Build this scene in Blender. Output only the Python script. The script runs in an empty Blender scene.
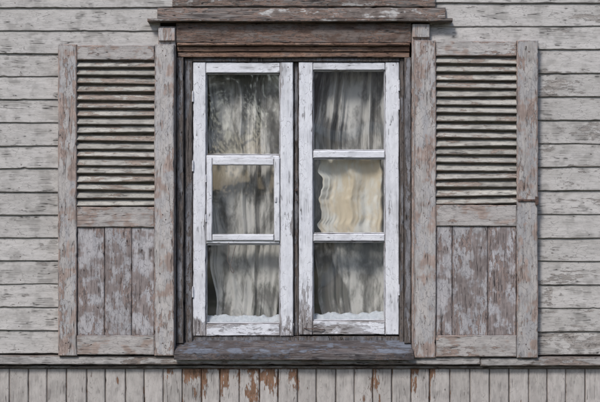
import bpy, math, random
from mathutils import Vector, noise as mn
random.seed(7)
S=0.005
ZC=1.75
def X(p): return (p-300)*S
def Z(p): return ZC+(201-p)*S
scene=bpy.context.scene

# ---------------------------------------------------------------- node helper
class G:
    def __init__(s,name):
        s.m=bpy.data.materials.new(name); s.m.use_nodes=True
        s.nt=s.m.node_tree; s.nt.nodes.clear()
        s.out=s.nt.nodes.new('ShaderNodeOutputMaterial')
    def n(s,t): return s.nt.nodes.new(t)
    def link(s,a,b): s.nt.links.new(a,b)
    def put(s,sock,v):
        if v is None: return
        if isinstance(v,bpy.types.NodeSocket): s.link(v,sock)
        elif isinstance(v,(tuple,list)):
            if sock.type=='RGBA' and len(v)==3: v=(*v,1)
            sock.default_value=v
        else: sock.default_value=v
    def math(s,op,a,b=None,clamp=False):
        n=s.n('ShaderNodeMath'); n.operation=op; n.use_clamp=clamp
        s.put(n.inputs[0],a)
        if b is not None: s.put(n.inputs[1],b)
        return n.outputs[0]
    def vmul(s,v,k):
        n=s.n('ShaderNodeVectorMath'); n.operation='MULTIPLY'; s.put(n.inputs[0],v); s.put(n.inputs[1],k); return n.outputs[0]
    def vadd(s,v,k):
        n=s.n('ShaderNodeVectorMath'); n.operation='ADD'; s.put(n.inputs[0],v); s.put(n.inputs[1],k); return n.outputs[0]
    def noise(s,v,scale,detail=4,rough=.55,dist=0):
        n=s.n('ShaderNodeTexNoise'); s.put(n.inputs['Vector'],v); n.inputs['Scale'].default_value=scale
        n.inputs['Detail'].default_value=detail; n.inputs['Roughness'].default_value=rough; n.inputs['Distortion'].default_value=dist
        return n.outputs['Fac']
    def sm(s,v,a,b,c=0.,d=1.):
        n=s.n('ShaderNodeMapRange'); n.interpolation_type='SMOOTHSTEP'
        s.put(n.inputs['Value'],v); s.put(n.inputs['From Min'],a); s.put(n.inputs['From Max'],b); s.put(n.inputs['To Min'],c); s.put(n.inputs['To Max'],d)
        return n.outputs['Result']
    def mix(s,f,a,b,bt='MIX'):
        n=s.n('ShaderNodeMix'); n.data_type='RGBA'; n.blend_type=bt
        s.put(n.inputs[0],f); s.put(n.inputs[6],a); s.put(n.inputs[7],b); return n.outputs[2]
    def attr(s,name):
        n=s.n('ShaderNodeAttribute'); n.attribute_name=name; return n.outputs['Fac']
    def obj(s): return s.n('ShaderNodeTexCoord').outputs['Object']
    def island(s): return s.n('ShaderNodeNewGeometry').outputs['Random Per Island']
    def bump(s,h,st=1.,d=.002):
        n=s.n('ShaderNodeBump'); n.inputs['Strength'].default_value=st; n.inputs['Distance'].default_value=d
        s.put(n.inputs['Height'],h); return n.outputs[0]
    def prin(s,col,rough=.8,normal=None,metal=0,spec=.3,sheen=0):
        n=s.n('ShaderNodeBsdfPrincipled'); s.put(n.inputs['Base Color'],col); s.put(n.inputs['Roughness'],rough)
        n.inputs['Metallic'].default_value=metal; n.inputs['Specular IOR Level'].default_value=spec
        if sheen: n.inputs['Sheen Weight'].default_value=sheen
        if normal is not None: s.link(normal,n.inputs['Normal'])
        return n.outputs[0]
    def fin(s,sh): s.link(sh,s.out.inputs[0]); return s.m

def paint(name,top,top2,under,wl,wd,axis='x',t=.62,u=.03,ew=.10,ewid=.012,crack=.8,tint=.12,dirt=.35,fl=1.,bd=.0022,ct=.5,sp=.2,blot=None,bl=.56,grime=None):
    g=G(name); i='xz'.index(axis)*2
    def an(k):
        v=[1,1,1]; v[i]=k; return tuple(v)
    r=g.island(); n=g.n('ShaderNodeCombineXYZ')
    g.put(n.inputs[0],g.math('MULTIPLY',r,37.3)); g.put(n.inputs[1],g.math('MULTIPLY',r,91.7)); g.put(n.inputs[2],g.math('MULTIPLY',r,53.9))
    p=g.vadd(g.obj(),n.outputs[0])
    fib=g.noise(g.vmul(p,an(.05)),190,2,.62)
    big=g.noise(g.vmul(p,an(.38)),10*fl,5,.66,.4)
    fine=g.noise(g.vmul(p,an(.3)),60*fl,3.5,.65)
    low=g.noise(p,2.3,1,.6)
    mid=g.noise(p,11,3,.62)
    edge=g.attr('edge'); wear=g.attr('wear')
    et=g.math('MULTIPLY',g.sm(edge,0.,ewid,1.,0.),ew)
    w=g.math('ADD',g.math('MULTIPLY',big,.62),g.math('MULTIPLY',fine,.28))
    w=g.math('ADD',w,g.math('MULTIPLY',fib,.15))
    w=g.math('ADD',w,et); w=g.math('ADD',w,g.math('MULTIPLY',wear,.3))
    w=g.math('ADD',w,g.math('MULTIPLY',g.math('SUBTRACT',low,.5),.18))
    bare=g.sm(w,t,t+.014); und=g.sm(w,t-u,t-u+.010)
    c=g.noise(g.vmul(p,an(.05)),55,2,.5,.3)
    c=g.math('ABSOLUTE',g.math('SUBTRACT',c,.5))
    ck=g.math('MULTIPLY',g.sm(c,.002,.013,1.,0.),g.sm(mid,ct-.03,ct+.08))
    vo=g.n('ShaderNodeTexVoronoi'); vo.feature='DISTANCE_TO_EDGE'; vo.inputs['Scale'].default_value=75
    wn=g.n('ShaderNodeCombineXYZ'); g.put(wn.inputs[0],g.math('MULTIPLY',fine,.03)); g.put(wn.inputs[2],g.math('MULTIPLY',big,.03))
    g.put(vo.inputs['Vector'],g.vadd(g.vmul(p,an(.3)),wn.outputs[0]))
    cz=g.math('MULTIPLY',g.sm(vo.outputs['Distance'],.0,.05,1.,0.),g.sm(mid,1-ct-.10,1-ct+.04,1.,0.))
    ckc=g.math('MAXIMUM',ck,g.math('MULTIPLY',cz,.6))
    streak=g.noise(g.vmul(p,an(.22)),24,4,.74)
    tc=g.mix(g.sm(streak,.38,.62),top,top2)
    if blot: tc=g.mix(g.sm(g.math('ADD',g.math('MULTIPLY',mid,.6),g.math('MULTIPLY',streak,.4)),bl-.04,bl+.025,0.,.9),tc,blot)
    tc=g.mix(1.,tc,g.mix(r,(1-tint,1-tint,1-tint*1.05),(1+tint*.5,1+tint*.5,1+tint*.5)),'MULTIPLY')
    dm=g.sm(g.math('ADD',g.math('MULTIPLY',mid,.5),g.math('MULTIPLY',fine,.5)),.42,.64,1.,1-dirt)
    cmb=g.n('ShaderNodeCombineColor')
    for k in range(3): g.put(cmb.inputs[k],dm)
    tc=g.mix(1.,tc,cmb.outputs[0],'MULTIPLY')
    tc=g.mix(g.sm(edge,0.,ewid*.9,.4,0.),tc,wd)
    uc=g.mix(g.sm(fine,.42,.6),under,tuple(x*.68 for x in under))
    wc=g.mix(g.sm(fib,.38,.62),wd,wl)
    wc=g.mix(g.sm(streak,.48,.62,0.,.5),wc,under)
    col=g.mix(und,tc,uc); col=g.mix(bare,col,wc)
    rim=g.math('MULTIPLY',g.sm(w,t-u-.012,t-u),g.sm(w,t-u,t-u+.012,1.,0.))
    col=g.mix(g.math('MULTIPLY',rim,.5),col,tuple(x*.5 for x in wd))  # shading of the paint lip, put into the colour as a dark line
    col=g.mix(g.math('MULTIPLY',ckc,crack),col,tuple(x*.35 for x in wd))
    if grime: col=g.mix(g.math('MULTIPLY',g.sm(low,.45,.7,.0,.4),g.sm(mid,.4,.6)),col,grime)
    h=g.math('ADD',g.math('MULTIPLY',und,-.35),g.math('MULTIPLY',bare,-.35))
    h=g.math('ADD',h,g.math('MULTIPLY',ck,-.4))
    h=g.math('ADD',h,g.math('MULTIPLY',fib,g.sm(bare,0.,1.,.2,.8)))
    h=g.math('ADD',h,g.math('MULTIPLY',fine,.6))
    return g.fin(g.prin(col,g.sm(und,0.,1.,.66,.9),g.bump(h,.9,bd),spec=sp))

# ---------------------------------------------------------------- mesh builder
class MB:
    def __init__(s,name,mats):
        s.name=name; s.mats=mats; s.v=[]; s.f=[]; s.mi=[]; s.e=[]; s.w=[]
    def board(s,axis,a0,a1,b0,b1,y0,y1,mat=0,ch=.0025,jit=.0012,seg=.02,xf=None,wear=None,yt=None,nf=4,sm=.5):
        sd=random.uniform(0,500); W=b1-b0
        if yt is None: yt=y0
        sec=[(0,y1,0),(0,y0+ch,0)]
        for k in range(nf+1):
            f=ch/W+(1-2*ch/W)*k/nf; sec.append((f,y0+(yt-y0)*f,1))
        sec+=[(1,yt+ch,0),(1,y1,0)]
        L=a1-a0; n=max(2,int(L/seg)); As=[a0,a0+min(ch,L*.1)]+[a0+L*k/n for k in range(1,n)]+[a1-min(ch,L*.1),a1]
        base=len(s.v); m=len(sec)
        for ai,a in enumerate(As):
            endi=ai in(0,len(As)-1)
            wob=mn.noise((a*3.1,sd,0))*jit*sm*2
            for (f,y,fr) in sec:
                b=b0+f*W
                jb=mn.noise((a*14,f*2.2+sd,3.3))*jit+wob
                jy=mn.noise((a*5,f*3+sd,9.1))*jit*.8 if y!=y1 else 0
                if (f<.12 or f>.88) and y!=y1:
                    c=mn.noise((a*45,sd+f*9,1.7))
                    if c>.35:
                        d=(c-.35)*jit*7; jb+= d if f<.5 else -d
                yy=y+jy
                if endi and fr: yy+=ch
                P=(a,yy,b+jb) if axis=='x' else (b+jb,yy,a)
                ed=min(b-b0,b1-b,a-a0,a1-a) if fr else 0.
                w=wear(P) if wear else 0.
                if xf: P=xf(P)
                s.v.append(P); s.e.append(max(0,ed)); s.w.append(w)
        flip=(axis=='z')
        def F(q):
            s.f.append(q[::-1] if flip else q); s.mi.append(mat)
        for i in range(len(As)-1):
            for j in range(m):
                k=(j+1)%m
                F([base+i*m+j,base+(i+1)*m+j,base+(i+1)*m+k,base+i*m+k])
        F([base+j for j in range(m)]); F([base+(len(As)-1)*m+j for j in range(m)][::-1])
    def poly(s,vs,fs,mat=0,e=.05,w=0):
        b=len(s.v); s.v+= [tuple(v) for v in vs]; s.e+=[e]*len(vs); s.w+=[w]*len(vs)
        for f in fs: s.f.append([b+i for i in f]); s.mi.append(mat)
    def box(s,x0,x1,y0,y1,z0,z1,mat=0,c=.0008):
        vs=[];idx={}
        for sx in(0,1):
            for sy in(0,1):
                for sz in(0,1):
                    for a in range(3):
                        P=[(x0,x1)[sx],(y0,y1)[sy],(z0,z1)[sz]]
                        for k in range(3):
                            if k!=a: P[k]+= c if (sx,sy,sz)[k]==0 else -c
                        idx[(sx,sy,sz,a)]=len(vs); vs.append(P)
        fs=[]
        R=[(0,0),(1,0),(1,1),(0,1)]
        for a in range(3):
            o=[k for k in range(3) if k!=a]
            for sd_ in(0,1):
                q=[]
                for r in R:
                    t=[0,0,0]; t[a]=sd_; t[o[0]]=r[0]; t[o[1]]=r[1]; q.append(idx[(*t,a)])
                fs.append(q)
            for r in R:
                t0=[0,0,0]; t0[o[0]]=r[0]; t0[o[1]]=r[1]; t1=list(t0); t1[a]=1
                fs.append([idx[(*t0,o[0])],idx[(*t0,o[1])],idx[(*t1,o[1])],idx[(*t1,o[0])]])
        for sx in(0,1):
            for sy in(0,1):
                for sz in(0,1): fs.append([idx[(sx,sy,sz,a)] for a in range(3)])
        s.poly(vs,fs,mat)
    def cyl(s,c,r,h,axis='y',mat=0,n=14):
        vs=[];fs=[]
        for l,(rr,hh) in enumerate([(r,0),(r,-h*.7),(r*.7,-h)]):
            for k in range(n):
                a=2*math.pi*k/n; u,v=rr*math.cos(a),rr*math.sin(a)
                vs.append({'y':(c[0]+u,c[1]+hh,c[2]+v),'z':(c[0]+u,c[1]+v,c[2]-hh),'x':(c[0]-hh,c[1]+u,c[2]+v)}[axis])
        for l in range(2):
            for k in range(n): fs.append([l*n+k,l*n+(k+1)%n,(l+1)*n+(k+1)%n,(l+1)*n+k])
        fs.append([2*n+k for k in range(n)]); fs.append([k for k in range(n)][::-1])
        s.poly(vs,fs,mat)
    def make(s,parent=None,smooth=False):
        me=bpy.data.meshes.new(s.name); me.from_pydata(s.v,[],s.f); 
        for m in s.mats: me.materials.append(m)
        me.polygons.foreach_set('material_index',s.mi)
        if smooth: me.polygons.foreach_set('use_smooth',[True]*len(s.f))
        a=me.attributes.new('edge','FLOAT','POINT'); a.data.foreach_set('value',s.e)
        a=me.attributes.new('wear','FLOAT','POINT'); a.data.foreach_set('value',s.w)
        import bmesh
        bm=bmesh.new(); bm.from_mesh(me); bmesh.ops.recalc_face_normals(bm,faces=bm.faces); bm.to_mesh(me); bm.free()
        o=bpy.data.objects.new(s.name,me); scene.collection.objects.link(o)
        if parent: o.parent=parent
        return o
def empty(name):
    e=bpy.data.objects.new(name,None); scene.collection.objects.link(e); return e
def tube(name,pts,r,mat,parent=None):
    cu=bpy.data.curves.new(name,'CURVE'); cu.dimensions='3D'; cu.bevel_depth=r; cu.bevel_resolution=3
    sp=cu.splines.new('NURBS'); sp.points.add(len(pts)-1)
    for q,p in zip(sp.points,pts): q.co=(*p,1)
    sp.use_endpoint_u=True; sp.order_u=3; cu.materials.append(mat)
    o=bpy.data.objects.new(name,cu); scene.collection.objects.link(o)
    if parent: o.parent=parent
    return o

# ---------------------------------------------------------------- materials
WD=(.10,.088,.080); WL=(.30,.275,.25)
M_sid=paint('siding_paint',(.56,.53,.505),(.495,.468,.443),(.44,.40,.37),WL,WD,'x',t=.680,u=.035,ew=.07,ewid=.007,crack=.88,tint=.10,dirt=.22,ct=.505,blot=(.44,.415,.39),bl=.545)
M_skirt=paint('skirt_paint',(.55,.51,.48),(.48,.44,.415),(.33,.19,.125),(.26,.155,.10),(.10,.065,.045),'z',t=.70,u=.035,ew=.05,ewid=.006,crack=.6,tint=.12,dirt=.25,ct=.53,bd=.003)
M_ledge=paint('ledge_paint',(.44,.415,.395),(.34,.32,.305),(.27,.22,.19),(.24,.21,.19),(.08,.065,.06),'x',t=.61,u=.03,ew=.08,crack=.9,dirt=.4)
M_stile=paint('shutter_stile_paint',(.53,.49,.465),(.43,.415,.42),(.44,.335,.29),(.34,.31,.295),(.13,.112,.107),'z',t=.63,u=.05,ew=.08,crack=.9,tint=.12,dirt=.35,ct=.47,blot=(.49,.375,.325),bl=.55)
M_railp=paint('shutter_rail_paint',(.53,.495,.47),(.47,.43,.41),(.45,.34,.29),(.34,.31,.295),(.13,.11,.105),'x',t=.645,u=.045,ew=.07,crack=.9,dirt=.34,ct=.48,blot=(.48,.375,.325))
M_panel=paint('shutter_panel_paint',(.50,.475,.48),(.41,.395,.41),(.37,.285,.255),(.28,.24,.23),(.11,.09,.087),'z',t=.605,u=.035,ew=.05,crack=.9,tint=.10,dirt=.38,ct=.46,blot=(.32,.265,.25),bl=.52)
M_slat=paint('shutter_slat_paint',(.50,.47,.42),(.40,.375,.34),(.38,.30,.25),(.33,.29,.255),(.13,.105,.09),'x',t=.60,u=.035,ew=.03,ewid=.004,crack=.8,tint=.2,dirt=.42)
WG=(.42,.41,.41)
M_white=paint('window_white_paint',(.84,.84,.87),(.76,.76,.80),(.55,.53,.55),(.34,.31,.30),(.10,.085,.08),'z',t=.662,u=.025,ew=.085,ewid=.006,crack=.85,tint=.03,dirt=.16,ct=.53,bd=.0018,grime=WG)
M_whitex=paint('window_white_paint_rail',(.84,.84,.87),(.76,.76,.80),(.55,.53,.55),(.34,.31,.30),(.10,.085,.08),'x',t=.656,u=.025,ew=.085,ewid=.006,crack=.85,tint=.03,dirt=.16,ct=.53,bd=.0018,grime=WG)
M_jamb=paint('jamb_paint',(.27,.265,.28),(.17,.165,.175),(.17,.14,.125),(.16,.14,.13),(.05,.043,.04),'z',t=.58,u=.03,ew=.08,crack=.9,dirt=.45,ct=.46)
M_head=paint('head_board_paint',(.22,.175,.155),(.15,.125,.115),(.23,.155,.125),(.21,.18,.165),(.06,.05,.045),'x',t=.585,u=.04,ew=.05,crack=.9,dirt=.45,ct=.465,blot=(.18,.12,.095),bl=.52)
M_headr=paint('head_frame_red_wood',(.34,.20,.14),(.24,.15,.115),(.36,.23,.17),(.27,.20,.17),(.08,.055,.045),'x',t=.59,u=.04,ew=.03,crack=.85,dirt=.4,ct=.47)
M_cap=paint('drip_cap_paint',(.46,.44,.42),(.31,.29,.275),(.27,.19,.155),(.23,.205,.19),(.06,.05,.046),'x',t=.57,u=.035,ew=.06,crack=.9,dirt=.45,ct=.46,blot=(.19,.15,.13),bl=.485)
M_sill=paint('sill_paint',(.19,.205,.24),(.14,.15,.18),(.15,.12,.11),(.18,.165,.165),(.05,.043,.045),'x',t=.60,u=.03,ew=.06,ewid=.008,crack=.9,dirt=.35,ct=.46,blot=(.12,.10,.095),bl=.515)

def simple(name,col,col2,sc=30,rough=.8,metal=0,bd=.001,spec=.3):
    g=G(name); o=g.obj(); n1=g.noise(o,sc,5,.65)
    return g.fin(g.prin(g.mix(g.sm(n1,.38,.62),col,col2),rough,g.bump(g.noise(o,sc*3,4,.6),.6,bd),metal,spec))
M_iron=simple('rusty_iron',(.08,.06,.055),(.16,.10,.08),80,.7,.3)
M_ironw=simple('painted_iron',(.66,.66,.70),(.50,.49,.51),120,.6)
M_dark=simple('dark_gap_board',(.03,.025,.022),(.05,.04,.035),10)
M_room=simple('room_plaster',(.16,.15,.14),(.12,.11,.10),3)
M_cotton=simple('cotton_wool',(.80,.82,.86),(.68,.71,.76),60,.95,0,.006)
M_cord=simple('cord_fibre',(.12,.10,.09),(.2,.17,.15),200)

def glassmat():
    g=G('old_window_glass'); o=g.obj(); r=g.island()
    n=g.n('ShaderNodeCombineXYZ'); g.put(n.inputs[0],g.math('MULTIPLY',r,31.)); g.put(n.inputs[2],g.math('MULTIPLY',r,17.))
    p=g.vadd(o,n.outputs[0])
    b=g.bump(g.noise(g.vmul(p,(1,1,.5)),3.4,1,.4,.2),1.,.004)
    gl=g.n('ShaderNodeBsdfGlossy'); gl.inputs['Roughness'].default_value=.02; gl.inputs['Color'].default_value=(1,1,1,1); g.link(b,gl.inputs['Normal'])
    tr=g.n('ShaderNodeBsdfTransparent'); tr.inputs['Color'].default_value=(.95,.96,.955,1)
    fr=g.n('ShaderNodeFresnel'); fr.inputs['IOR'].default_value=2.4
    m=g.n('ShaderNodeMixShader'); g.link(fr.outputs[0],m.inputs[0]); g.link(tr.outputs[0],m.inputs[1]); g.link(gl.outputs[0],m.inputs[2])
    df=g.n('ShaderNodeBsdfDiffuse'); df.inputs['Color'].default_value=(.5,.49,.47,1)
    m2=g.n('ShaderNodeMixShader')
    dust=g.math('ADD',g.sm(g.noise(p,7,5,.7),.45,.75,.02,.09),g.sm(g.attr('edge'),0.,.02,.10,0.))
    g.put(m2.inputs[0],dust); g.link(m.outputs[0],m2.inputs[1]); g.link(df.outputs[0],m2.inputs[2])
    return g.fin(m2.outputs[0])
M_glass=glassmat()
def cloth(name,c1,c2,tr=.3,weave=420,sheer=0):
    g=G(name); o=g.obj()
    n1=g.noise(g.vmul(o,(1,1,.45)),11,4,.65,.3); n2=g.noise(o,weave,1,.5)
    col=g.mix(g.sm(n1,.38,.62),c1,c2)
    b=g.bump(g.math('ADD',g.math('MULTIPLY',n2,.15),g.noise(g.vmul(o,(1,1,.5)),26,4,.6,.2)),.7,.006)
    d=g.prin(col,.95,b,0,.1,.2)
    t=g.n('ShaderNodeBsdfTranslucent'); g.put(t.inputs['Color'],col)
    m=g.n('ShaderNodeMixShader'); m.inputs[0].default_value=tr; g.link(d,m.inputs[1]); g.link(t.outputs[0],m.inputs[2])
    if sheer:
        tp=g.n('ShaderNodeBsdfTransparent'); m3=g.n('ShaderNodeMixShader'); g.put(m3.inputs[0],g.sm(n1,.42,.62,.02,sheer))
        g.link(m.outputs[0],m3.inputs[1]); g.link(tp.outputs[0],m3.inputs[2]); return g.fin(m3.outputs[0])
    return g.fin(m.outputs[0])
M_curt=cloth('grey_net_curtain_cloth',(.84,.81,.77),(.50,.48,.455),.1,sheer=.5)
M_cream=cloth('cream_reflection_curtain',(.94,.91,.84),(.82,.69,.51),.05)  # cream tone painted as the sunlit wall mirrored in the glass, plus white curtain

# ---------------------------------------------------------------- house wall
house=empty('wooden_house')
OPL,OPR=168,420
sid=MB('clapboard_siding',[M_sid,M_iron])
XL,XR=-3.6,3.6
def course(zb,pitch,x0,x1,wear=None):
    dy=random.uniform(-.0015,.0015); dz=random.uniform(-.0014,.0014)
    xs=[x0]
    if x1-x0>1.6 and random.random()<.6:
        j=x0+.3*(x1-x0) if x1<0 else random.uniform(x0+1.2,x1-.4); xs+= [j]
    xs.append(x1)
    for a,b in zip(xs[:-1],xs[1:]):
        sid.board('x',a,b-.0012,zb+dz,zb+pitch+.012,-.016+dy,.004,0,ch=.003,jit=.0018,seg=.02,yt=-.006+dy,wear=wear,nf=5,sm=1.)
    xx=-3.3+random.uniform(0,.05)
    while xx<3.3:
        if x0+.03<xx<x1-.03 and random.random()<.7:
            sid.cyl((xx,-.0145+dy,zb+dz+.022+random.uniform(-.003,.003)),.0024,.0012,'y',1,7)
        xx+=.62
def sw(P):
    x,y,z=P; w=0
    w+=.20*max(0,1-abs(z-Z(345))/.12)
    w+=.12*max(0,1-abs(z-Z(300))/.3) if x<X(59) else 0
    if x>X(537): w+=.14
    return w
for side,(bot,pitch) in {'L':(354,23.15),'R':(356,23.6)}.items():
    for k in range(-0,24):
        py=bot-pitch*k; zb=Z(py); p=pitch*S
        inside=(py-pitch<362 and py>8)
        if side=='L': x0,x1=XL,(X(160) if inside else 0.)
        else: x0,x1=(X(430) if inside else 0.),XR
        course(zb,p,x0,x1,sw)
sid.make(house)
sh=MB('wall_sheathing',[M_dark])
zt=3.5
for (a,b,c,d) in [(XL,X(OPL),.0,zt),(X(OPR),XR,.0,zt),(X(OPL),X(OPR),.0,Z(352)),(X(OPL),X(OPR),Z(40),zt)]:
    sh.poly([(a,.006,c),(b,.006,c),(b,.006,d),(a,.006,d),(a,.14,c),(b,.14,c),(b,.14,d),(a,.14,d)],
            [[0,1,2,3],[7,6,5,4],[0,4,5,1],[1,5,6,2],[2,6,7,3],[3,7,4,0]])
sh.make(house)
le=MB('water_table_ledge',[M_ledge])
le.board('x',XL,.9,Z(364.3),Z(355.8),-.055,.0,0,ch=.004,jit=.002,yt=-.047)
le.board('x',.9015,XR,Z(365.5),Z(357.3),-.055,.0,0,ch=.004,jit=.002,yt=-.047)
le.board('x',XL,XR,Z(369),Z(366),-.024,.0,0,ch=.003,jit=.002)
le.make(house)
sk=MB('vertical_skirt_boards',[M_skirt])
x=XL
while x<XR:
    w=random.choice([.093,.098,.102,.096])
    def wf(P):
        px=P[0]/S+300; py=201-(P[2]-ZC)/S
        a=max(0,1-abs(px-228)/95)+.9*max(0,1-abs(px-430)/28)+.5*max(0,1-abs(px-375)/30)
        a=min(1,a*1.6)
        return a*.60*max(0,1-(py-362)/60)
    sk.board('z',.18,Z(369.3),x,x+w-.0022,-.012+random.uniform(-.001,.001),.004,0,ch=.005,jit=.0012,seg=.02 ,wear=wf)
    x+=w
sk.make(house)
fd=MB('stone_foundation',[simple('foundation_stone',(.30,.28,.26),(.2,.19,.18),12,.9,0,.01)])
xx=XL
while xx<XR:
    w=random.uniform(.4,.7); fd.box(xx,min(XR,xx+w-.012),-.03,.12,-.1,.178,0,.012); xx+=w
fd.make(house)

hd=MB('window_header',[M_cap,M_head,M_headr,M_sid])
hd.board('x',X(172),X(436),Z(6.3),Z(-8),-.028,.0,0,ch=.003,jit=.002,wear=lambda P:.05)
hd.board('x',X(148),X(452),Z(22.2),Z(19.3),-.070,.0,0,ch=.003,jit=.002,sm=1)
hd.board('x',X(157),X(446),Z(19.1),Z(7.2),-.044,.0,0,ch=.004,jit=.002,yt=-.028,wear=lambda P:.03+.3*math.exp(-((P[0]-X(240))/.25)**2))
hd.board('x',X(176),X(411.5),Z(42.5),Z(22.5),-.032,.0,1,ch=.003,jit=.002)
hd.board('x',X(177),X(410),Z(45.5),Z(42.8),-.042,.0,2,ch=.004,jit=.0015)
hd.board('x',X(177),X(410),Z(51),Z(45.7),-.020,.06,2,ch=.003,jit=.0015)
hd.board('x',X(177),X(410),Z(56.5),Z(51.2),-.012,.06,2,ch=.003,jit=.0015)
hd.make(house)
cs=MB('window_casing',[M_stile,M_jamb])
cs.board('z',Z(355.5),Z(26),X(158),X(175.5),-.028,.0,0)
cs.board('z',Z(356.8),Z(23.8),X(412),X(430),-.028,.0,0)
cs.box(X(158.5),X(175),-.045,-.0285,Z(41),Z(28),0,.003)
cs.box(X(412.5),X(429.5),-.045,-.0285,Z(37.5),Z(24),0,.003)
cs.make(house)

# ---------------------------------------------------------------- window
win=empty('casement_window')
fr=MB('frame',[M_jamb,M_whitex,M_dark])
fr.board('z',Z(344),Z(57),X(176),X(183),-.020,.10,0,ch=.003,jit=.0015)
fr.board('z',Z(344),Z(57),X(183.2),X(191.5),.006,.10,0,ch=.003,jit=.002)
fr.board('z',Z(344),Z(57),X(405),X(411.7),-.020,.10,0,ch=.003,jit=.0015)
fr.board('z',Z(344),Z(57),X(400.5),X(404.8),.006,.10,0,ch=.003,jit=.002)
fr.board('x',X(191.7),X(400.3),Z(60.5),Z(56.7),.004,.10,0,ch=.002)
fr.board('x',X(191.7),X(400.3),Z(345),Z(337.5),.018,.10,0,ch=.003)
fr.board('z',Z(337),Z(60.7),X(293.8),X(298.2),.030,.08,0,ch=.002)
fr.make(win)
sl=MB('sill',[M_sill,M_head])
z_b=Z(340.5); z_f=Z(352.5)
def sill_xf(P):
    x,t,b=P
    return (x, -b, z_b+(z_f-z_b)*((b+.03)/.115) - t)
sl.board('x',X(175.8),X(411.8),-.03,.040,.0,.030,0,ch=.002,jit=.002,seg=.015,xf=sill_xf,nf=5)
sl.board('x',X(175),X(413),.0405,.085,.0,.030,0,ch=.004,jit=.003,seg=.015,xf=sill_xf,nf=5)
sl.make(win)

glass=MB('glass_panes',[M_glass])
def pane(x0,x1,p0,p1,y):
    tx=random.uniform(-.003,.003); tz=random.uniform(-.003,.003)
    xa,xb,za,zb=X(x0)-.004,X(x1)+.004,Z(p1)-.004,Z(p0)+.004
    nx,nz=8,8; b=len(glass.v)
    for j in range(nz+1):
        for i in range(nx+1):
            fx,fz=i/nx,j/nz
            glass.v.append((xa+(xb-xa)*fx, y+tx*(fx-.5)+tz*(fz-.5), za+(zb-za)*fz))
            glass.e.append(min(fx,1-fx,fz,1-fz)*.4); glass.w.append(0)
    for j in range(nz):
        for i in range(nx):
            a=b+j*(nx+1)+i; glass.f.append([a,a+1,a+nx+2,a+nx+1]); glass.mi.append(0)
GY=.036
def wv(P):
    py=201-(P[2]-ZC)/S
    return .40*max(0,(py-298)/40)+.03
def sash(name,L,R,gl,gr,T,gt,rows,gb,B):
    m=MB(name,[M_white,M_whitex,M_dark,M_ironw])
    y0=.010
    m.board('z',Z(B),Z(T),X(L),X(gl),y0,.055,0,ch=.004,jit=.0014,wear=wv)
    m.board('z',Z(B),Z(T),X(gr),X(R),y0,.055,0,ch=.004,jit=.0014,wear=wv)
    m.board('x',X(gl)+.0005,X(gr)-.0005,Z(gt),Z(T)-.001,y0+.0015,.055,1,ch=.004,jit=.0014)
    m.board('x',X(gl)+.0005,X(gr)-.0005,Z(B)+.001,Z(gb),y0+.0015,.055,1,ch=.004,jit=.0014,wear=wv)
    for (a,b) in rows:
        m.board('x',X(gl)+.0005,X(gr)-.0005,Z(b),Z(a),y0+.004,.055,1,ch=.006,jit=.0012)
    ys=[gt]+[v for r in rows for v in r]+[gb]
    for a,b in zip(ys[0::2],ys[1::2]):
        q=.0055
        m.board('z',Z(b),Z(a),X(gl)+.0002,X(gl)+q,y0+.012,.05,0,ch=.003,jit=.001)
        m.board('z',Z(b),Z(a),X(gr)-q,X(gr)-.0002,y0+.012,.05,0,ch=.003,jit=.001)
        m.board('x',X(gl)+q+.0003,X(gr)-q-.0003,Z(b)+.0002,Z(b)+q,y0+.012,.05,1,ch=.003,jit=.001)
        m.board('x',X(gl)+q+.0003,X(gr)-q-.0003,Z(a)-q,Z(a)-.0002,y0+.012,.05,1,ch=.003,jit=.001)
    return m
ls=sash('sash',192,293.3,205,280,60.8,72,[(154.5,163),(236,244.5)],325,337.3)
v0=.004
ls.board('z',Z(241.5),Z(157.5),X(205.5),X(211.5),v0,.03,0,ch=.004,jit=.0012)
ls.board('z',Z(241.5),Z(157.5),X(273.8),X(279.8),v0,.03,0,ch=.004,jit=.0012)
ls.board('x',X(211.7),X(273.6),Z(165),Z(158),v0+.0015,.03,1,ch=.004,jit=.0012)
ls.board('x',X(211.7),X(273.6),Z(241),Z(234.5),v0+.0015,.03,1,ch=.004,jit=.0012)
for py in (178,218): 
    ls.cyl((X(205.3),v0-.001,Z(py+4)),.0035,.038,'z',3)
for py in (95,165,292):
    ls.cyl((X(192),.006,Z(py+6)),.0045,.055,'z',3)
ls.box(X(274.5),X(276.5),v0-.006,v0-.0005,Z(202),Z(197),3)
ls.make(win)
rs=sash('sash',298.7,400,313,386,60.8,69,[(150,158),(234,242)],322,336)
for py in (84,103,290):
    rs.cyl((X(399.8),.006,Z(py+6)),.0045,.055,'z',3)
rs.make(win)
for a,b in [(72,154.5),(244.5,325)]: pane(205,280,a,b,GY)
pane(211.5,273.8,165,234.5,GY-.015)
for a,b in [(69,150),(158,234),(242,322)]: pane(313,386,a,b,GY)
glass.make(win)
kn=MB('window_latch',[M_iron])
kn.cyl((X(296),.022,Z(190)),.007,.012,'y'); kn.cyl((X(296.5),.022,Z(200)),.004,.010,'y')
for px,py in [(288,66),(288,331),(304,66),(304,331),(198,66),(394,64)]: kn.cyl((X(px),.0102,Z(py)),.0028,.0012,'y')
kn.make(win)
tube('hook',[(X(304),.007,Z(329)),(X(309),-.002,Z(330)),(X(316),-.004,Z(329)),(X(322),.0,Z(331)),(X(325),.007,Z(330))],.0022,M_iron,win)
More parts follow.
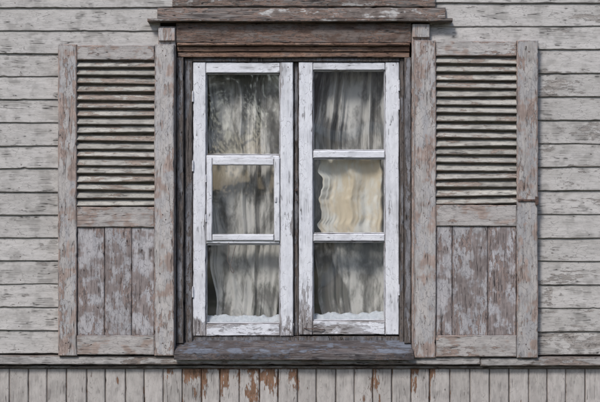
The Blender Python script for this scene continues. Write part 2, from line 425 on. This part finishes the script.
tube('cord',[(X(228),.006,Z(243)),(X(229),.002,Z(252)),(X(226),.001,Z(260)),(X(231),.003,Z(268)),(X(234),.002,Z(272)),(X(232),.002,Z(274)),(X(229),.002,Z(268)),(X(232),.003,Z(258)),(X(235),.008,Z(246))],.0020,M_cord,win)
ct=MB('cotton_wool_strip',[M_cotton])
for (xa,xb,pz) in [(204,281,326),(312,387,323)]:
    n=110;m=16; vs=[];fs=[]
    for i in range(n+1):
        x=X(xa)+(X(xb)-X(xa))*i/n
        hgt=.043+.034*mn.noise((x*6,2,pz))+.008*mn.noise((x*22,5,pz))
        for j in range(m+1):
            a=math.pi*j/m
            rr=1+.22*mn.noise((x*30,a*2.5,pz))+.1*mn.noise((x*80,a*6,pz))
            vs.append((x,.080-.034*math.cos(a)*rr,Z(pz)-.004+hgt*math.sin(a)*rr))
    for i in range(n):
        for j in range(m):
            a=i*(m+1)+j; fs.append([a,a+1,a+m+2,a+m+1])
    ct.poly(vs,fs)
ct.make(win,True)
ist=MB('inner_sill_board',[M_whitex]); ist.board('x',X(186),X(406),.05,.30,.0,.02,0,xf=lambda P:(P[0],P[2],Z(328)-P[1]-.01)); ist.make(win)

# ---------------------------------------------------------------- curtains & room
def curtain(name,mat,xa,xb,za,zb,y,seed,amp=.02,fr_=60,edge=None,par=None):
    n=int((xb-xa)/.003); m=60; vs=[];fs=[]
    for j in range(m+1):
        tz=j/m; z=zb+(za-zb)*tz
        for i in range(n+1):
            f=i/n; x=xa+(xb-xa)*f
            if edge: 
                e0,e1=edge(z); x=e0+(e1-e0)*f
            xr=xa+(xb-xa)*f
            u=xr*fr_+5.*mn.noise((xr*9,seed,z*.3))
            am=amp*(.7+1.1*mn.noise((xr*6,z*1.2,seed+3)))
            s1=math.sin(u); s2=math.sin(u*1.73+seed)
            d=am*(s1*.55+.45*s2*abs(s2))+.024*mn.noise((xr*13,z*1.1,seed))+.010*mn.noise((xr*40,z*6,seed))
            vs.append((x+.005*mn.noise((z*2,seed,x*4)),y+d,z))
    for j in range(m):
        for i in range(n):
            a=j*(n+1)+i; fs.append([a,a+1,a+n+2,a+n+1])
    b=MB(name,[mat]); b.poly(vs,fs); return b.make(par,True)
def e_left(z):
    py=201-(z-ZC)/S
    l=207+ (max(0,py-240)/100)*9+3*mn.noise((z*6,3,3))
    return X(l),X(284-8*max(0,py-240)/80)
def e_right(z):
    py=201-(z-ZC)/S
    l=314+8*max(0,(130-py)/60)+(max(0,py-245)/80)*9+4*mn.noise((z*6,9,3))
    return X(l),X(391)
curtain('curtain',M_curt,X(212),X(283),Z(345),Z(50),.140,3.1,amp=.036,fr_=64,edge=e_left)
curtain('curtain',M_curt,X(316),X(392),Z(345),Z(50),.150,8.4,amp=.036,fr_=68,edge=e_right)
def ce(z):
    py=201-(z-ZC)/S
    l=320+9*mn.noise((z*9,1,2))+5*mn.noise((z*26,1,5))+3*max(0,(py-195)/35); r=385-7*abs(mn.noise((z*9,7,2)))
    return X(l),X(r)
curtain('curtain',M_cream,X(318),X(387),Z(238),Z(153),.083,5.5,amp=.016,fr_=46,edge=ce)  # cloth added in place of the bright reflection in this pane, partly curtain
rm=MB('room',[M_room])
a,b,c,d,y0,y1=-2.2,2.2,.3,3.3,.15,3.6
rm.poly([(a,y0,c),(b,y0,c),(b,y1,c),(a,y1,c),(a,y0,d),(b,y0,d),(b,y1,d),(a,y1,d)],[[0,1,2,3],[7,6,5,4],[1,5,6,2],[2,6,7,3],[3,7,4,0]])
rm.make(house)

# ---------------------------------------------------------------- shutters
def shutter(L,R,l2,r2,T,lt,lb,m2,pb,B,ns,cols,seed,latch=False,skew=0.):
    random.seed(seed)
    e=empty('louvered_shutter')
    yf,yb=-.066,-.031
    m=MB('stiles_and_rails',[M_stile,M_railp,M_iron])
    m.board('z',Z(B),Z(T),X(L),X(l2),yf,yb,0,ch=.003,jit=.002,seg=.015,sm=.9)
    m.board('z',Z(B),Z(T),X(r2),X(R),yf+.0005,yb,0,ch=.003,jit=.002,seg=.015,sm=.9)
    xa,xb=X(l2)+.0008,X(r2)-.0008
    m.board('x',xa,xb,Z(lt),Z(T+1),yf+.003,yb,1,ch=.003,jit=.0016)
    m.board('x',xa,xb,Z(m2),Z(lb),yf+.003,yb,1,ch=.003,jit=.0016)
    m.board('x',xa,xb,Z(B-1),Z(pb),yf+.003,yb,1,ch=.003,jit=.0016)
    for px in ((L+l2)/2,(r2+R)/2):
        for py in ((T+lt)/2+1,(lb+m2)/2,(pb+B)/2):
            for dd in (-2.5,2.5):
                m.cyl((X(px+dd*.6),yf+.001,Z(py+dd)),.0028,.0018,'y',2,8)
    m.make(e)
    s=MB('louver_slats',[M_slat])
    pitch=(lb-lt)*S/ns
    for k in range(ns):
        zc=Z(lt)-pitch*(k+.5)+random.uniform(-.0018,.0018)
        ang=math.radians(51+random.uniform(-5,5)); W=.039; 
        ca,sa=math.cos(ang),math.sin(ang); roll=random.uniform(-.004,.004)
        def xf(P,zc=zc,ca=ca,sa=sa,roll=roll):
            x,t,b=P
            z=zc+b*sa - t*ca + roll*(x-(xa+xb)/2)/(xb-xa)*2
            y=-.047+b*ca + t*sa
            return (x,y,z)
        s.board('x',xa-.003,xb+.003,-W/2,W/2,-.0035,.0035,0,ch=.0018,jit=.0012,seg=.02,xf=xf,sm=.9)
    s.make(e)
    p=MB('panel_boards',[M_panel])
    xs=[l2]+cols+[r2]
    for a_,b_ in zip(xs[:-1],xs[1:]):
        p.board('z',Z(pb)-.002,Z(m2)+.002,X(a_)+.0009,X(b_)-.0009,yf+.013+random.uniform(-.0015,.0015),yb-.001,0,ch=.003,jit=.0014,seg=.015)
    p.make(e)
    if latch:
        h=MB('latch_hook',[M_iron])
        h.box(X(517),X(534),yf-.006,yf-.0015,Z(201.3),Z(199.3),0); h.box(X(534),X(537.2),yf-.012,yf-.0015,Z(205),Z(196.5),0,.0015)
        h.cyl((X(521),yf-.004,Z(200)),.005,.006,'y'); h.cyl((X(530),yf-.004,Z(200)),.004,.005,'y')
        h.make(e)
    return e
shutter(59,174.5,77.5,155,45,60.5,207,227,335,355.2,18,[105,132],11)
shutter(414,537,435.5,516,41,56.5,205,226,335,357.2,18,[452,487.5],23,latch=True)

# ---------------------------------------------------------------- surroundings
g=G('ground_grass'); o=g.obj()
gc=g.mix(g.sm(g.noise(o,1.2,6,.65),.4,.6),(.07,.09,.035),(.16,.13,.09))
gm=g.fin(g.prin(gc,.95,g.bump(g.noise(o,30,6,.7),1.,.03)))
gr=MB('ground',[gm]); gr.poly([(-300,-300,0),(300,-300,0),(300,300,0),(-300,300,0)],[[0,1,2,3]]); gr.make()

nh=empty('neighbour_house')
M_nw=simple('neighbour_wall_paint',(.70,.67,.60),(.62,.59,.52),2)
M_nr=simple('neighbour_roof_tile',(.09,.08,.075),(.14,.12,.115),4,.8,0,.01)
M_trim=simple('neighbour_white_trim',(.75,.74,.72),(.65,.64,.62),5)
M_ng=simple('neighbour_window_glass',(.03,.035,.04),(.05,.055,.06),2,.15,0,.001,.6)
w=MB('walls',[M_nw,M_trim,M_ng])
NX0,NX1,NY=.15,9.5,-17.
z=0.3
while z<3.4:
    w.board('x',NX0,NX1,z,z+.155,NY,NY+.03,0,ch=.004,seg=.5); z+=.15
w.box(NX0,NX1,NY-7,NY-.002,0,3.45,0,.01)
for wx in (2.6,5.2,7.6):
    w.box(wx-.6,wx+.6,NY+.03,NY+.07,1.2,2.8,1,.005); w.box(wx-.5,wx-.03,NY+.05,NY+.078,1.3,2.7,2,.003); w.box(wx+.03,wx+.5,NY+.05,NY+.078,1.3,2.7,2,.003)
w.make(nh)
rf=MB('roof',[M_nr,M_trim])
n=60
for i in range(n):
    xa=NX0-.4+(NX1-NX0+.8)*i/n; xb=NX0-.4+(NX1-NX0+.8)*(i+1)/n-.02
    rf.poly([(xa,NY+.6,3.25),(xb,NY+.6,3.25),(xb,NY-3.5,6.4),(xa,NY-3.5,6.4),(xa,NY+.6,3.33),(xb,NY+.6,3.33),(xb,NY-3.5,6.48),(xa,NY-3.5,6.48)],[[0,1,2,3],[7,6,5,4],[0,4,5,1],[1,5,6,2],[3,7,4,0]])
rf.poly([(NX0-.4,NY-7.5,3.3),(NX1+.4,NY-7.5,3.3),(NX1+.4,NY-3.5,6.44),(NX0-.4,NY-3.5,6.44)],[[0,1,2,3]])
rf.poly([(NX0,NY,3.4),(NX0,NY-7,3.4),(NX0,NY-3.5,6.4)],[[0,1,2]]); rf.poly([(NX1,NY,3.4),(NX1,NY-7,3.4),(NX1,NY-3.5,6.4)],[[0,1,2]])
rf.box(NX0-.4,NX1+.4,NY+.60,NY+.64,3.15,3.36,1,.005)
rf.box(6.2,6.8,NY-3.6,NY-3.,6.0,7.3,0,.02)
rf.make(nh)
M_bark=simple('bark',(.10,.08,.06),(.06,.05,.04),15,.9,0,.02)
gl_=G('leaves'); r=gl_.island(); M_leaf=gl_.fin(gl_.prin(gl_.mix(r,(.04,.08,.02),(.10,.13,.04)),.7))
def tree(x,y,h,cr,seed,nl=18,lq=330,sg=.5):
    random.seed(seed); e=empty('deciduous_tree')
    def limb(p0,p1,r0,r1,mb,n=8,seg=6):
        p0=Vector(p0);p1=Vector(p1);ax=(p1-p0).normalized(); u=ax.orthogonal().normalized(); v=ax.cross(u); vs=[];fs=[]
        for i in range(seg+1):
            t=i/seg; c=p0.lerp(p1,t)+Vector((mn.noise((t*3,seed,p1.x)),mn.noise((t*3,seed+4,p1.y)),0))*.15*math.sin(t*3.14); rr=r0+(r1-r0)*t
            for k in range(n):
                a=2*math.pi*k/n; vs.append(c+(u*math.cos(a)+v*math.sin(a))*rr)
        for i in range(seg):
            for k in range(n): fs.append([i*n+k,i*n+(k+1)%n,(i+1)*n+(k+1)%n,(i+1)*n+k])
        mb.poly(vs,fs)
    tb=MB('trunk',[M_bark]); limb((x,y,0),(x,y,h*.6),.22,.12,tb)
    cl=[]
    for k in range(nl):
        a=random.uniform(0,6.28); rr=cr*random.uniform(.2,.95); zt=h*random.uniform(.32,1.)
        P=(x+rr*math.cos(a),y+rr*math.sin(a),zt); limb((x,y,h*random.uniform(.25,.55)),P,.07,.015,tb); cl.append(P)
    tb.make(e)
    lf=MB('crown',[M_leaf])
    for P in cl:
        for q in range(lq):
            c=Vector(P)+Vector([random.gauss(0,sg) for _ in range(3)]); u=Vector([random.gauss(0,1) for _ in range(3)]).normalized(); v=u.orthogonal().normalized(); s_=random.uniform(.07,.14)
            lf.poly([c-u*s_,c+v*s_*.6,c+u*s_,c-v*s_*.6],[[0,1,2,3]])
    lf.make(e)
tree(-4.6,-19,6.,2.1,3); tree(-7.5,-15,7.5,2.5,5); tree(13,-16,7,2.4,8)
tree(-.9,-30,7.5,2.6,12,20,330,.42); tree(-5.2,-31,8.,3.0,15,26,380)
hg=MB('hedge',[M_leaf]); random.seed(4)
for q in range(16000):
    x=random.uniform(-14,4); hh=1.9+.25*mn.noise((x*1.3,0,0)); z=random.uniform(0,hh); y=-25+random.choice((-1,1))*random.uniform(.25,.5)+.15*mn.noise((x*2,z*2,0))
    c=Vector((x,y,z)); u=Vector([random.gauss(0,1) for _ in range(3)]).normalized(); v=u.orthogonal().normalized(); s_=random.uniform(.05,.10)
    hg.poly([c-u*s_,c+v*s_*.6,c+u*s_,c-v*s_*.6],[[0,1,2,3]])
hg.make()

# ---------------------------------------------------------------- light
el=math.radians(46); az=math.radians(208)
sd=Vector((math.sin(az)*math.cos(el),math.cos(az)*math.cos(el),math.sin(el)))
world=bpy.data.worlds.new('World'); scene.world=world; world.use_nodes=True
nt=world.node_tree; bg=nt.nodes['Background']; sky=nt.nodes.new('ShaderNodeTexSky'); sky.sky_type='NISHITA'; sky.sun_disc=False
sky.sun_elevation=el; sky.sun_rotation=az; sky.air_density=1.0; sky.dust_density=1.6; sky.ozone_density=2.
nt.links.new(sky.outputs[0],bg.inputs[0]); bg.inputs[1].default_value=.14
sun=bpy.data.lights.new('sun','SUN'); sun.energy=2.5; sun.angle=math.radians(12); sun.color=(1.,.975,.945)
so=bpy.data.objects.new('sun',sun); scene.collection.objects.link(so); so.rotation_euler=sd.to_track_quat('Z','Y').to_euler(); so.location=(0,-5,8)
cam=bpy.data.cameras.new('camera'); cam.sensor_width=36; cam.lens=72; cam.clip_end=1000; cam.clip_start=.05
co=bpy.data.objects.new('camera',cam); scene.collection.objects.link(co); co.location=(0,-6.04,ZC); co.rotation_euler=(math.radians(90),0,0)
scene.camera=co
scene.view_settings.view_transform='Standard'; scene.view_settings.look='None'; scene.view_settings.exposure=0
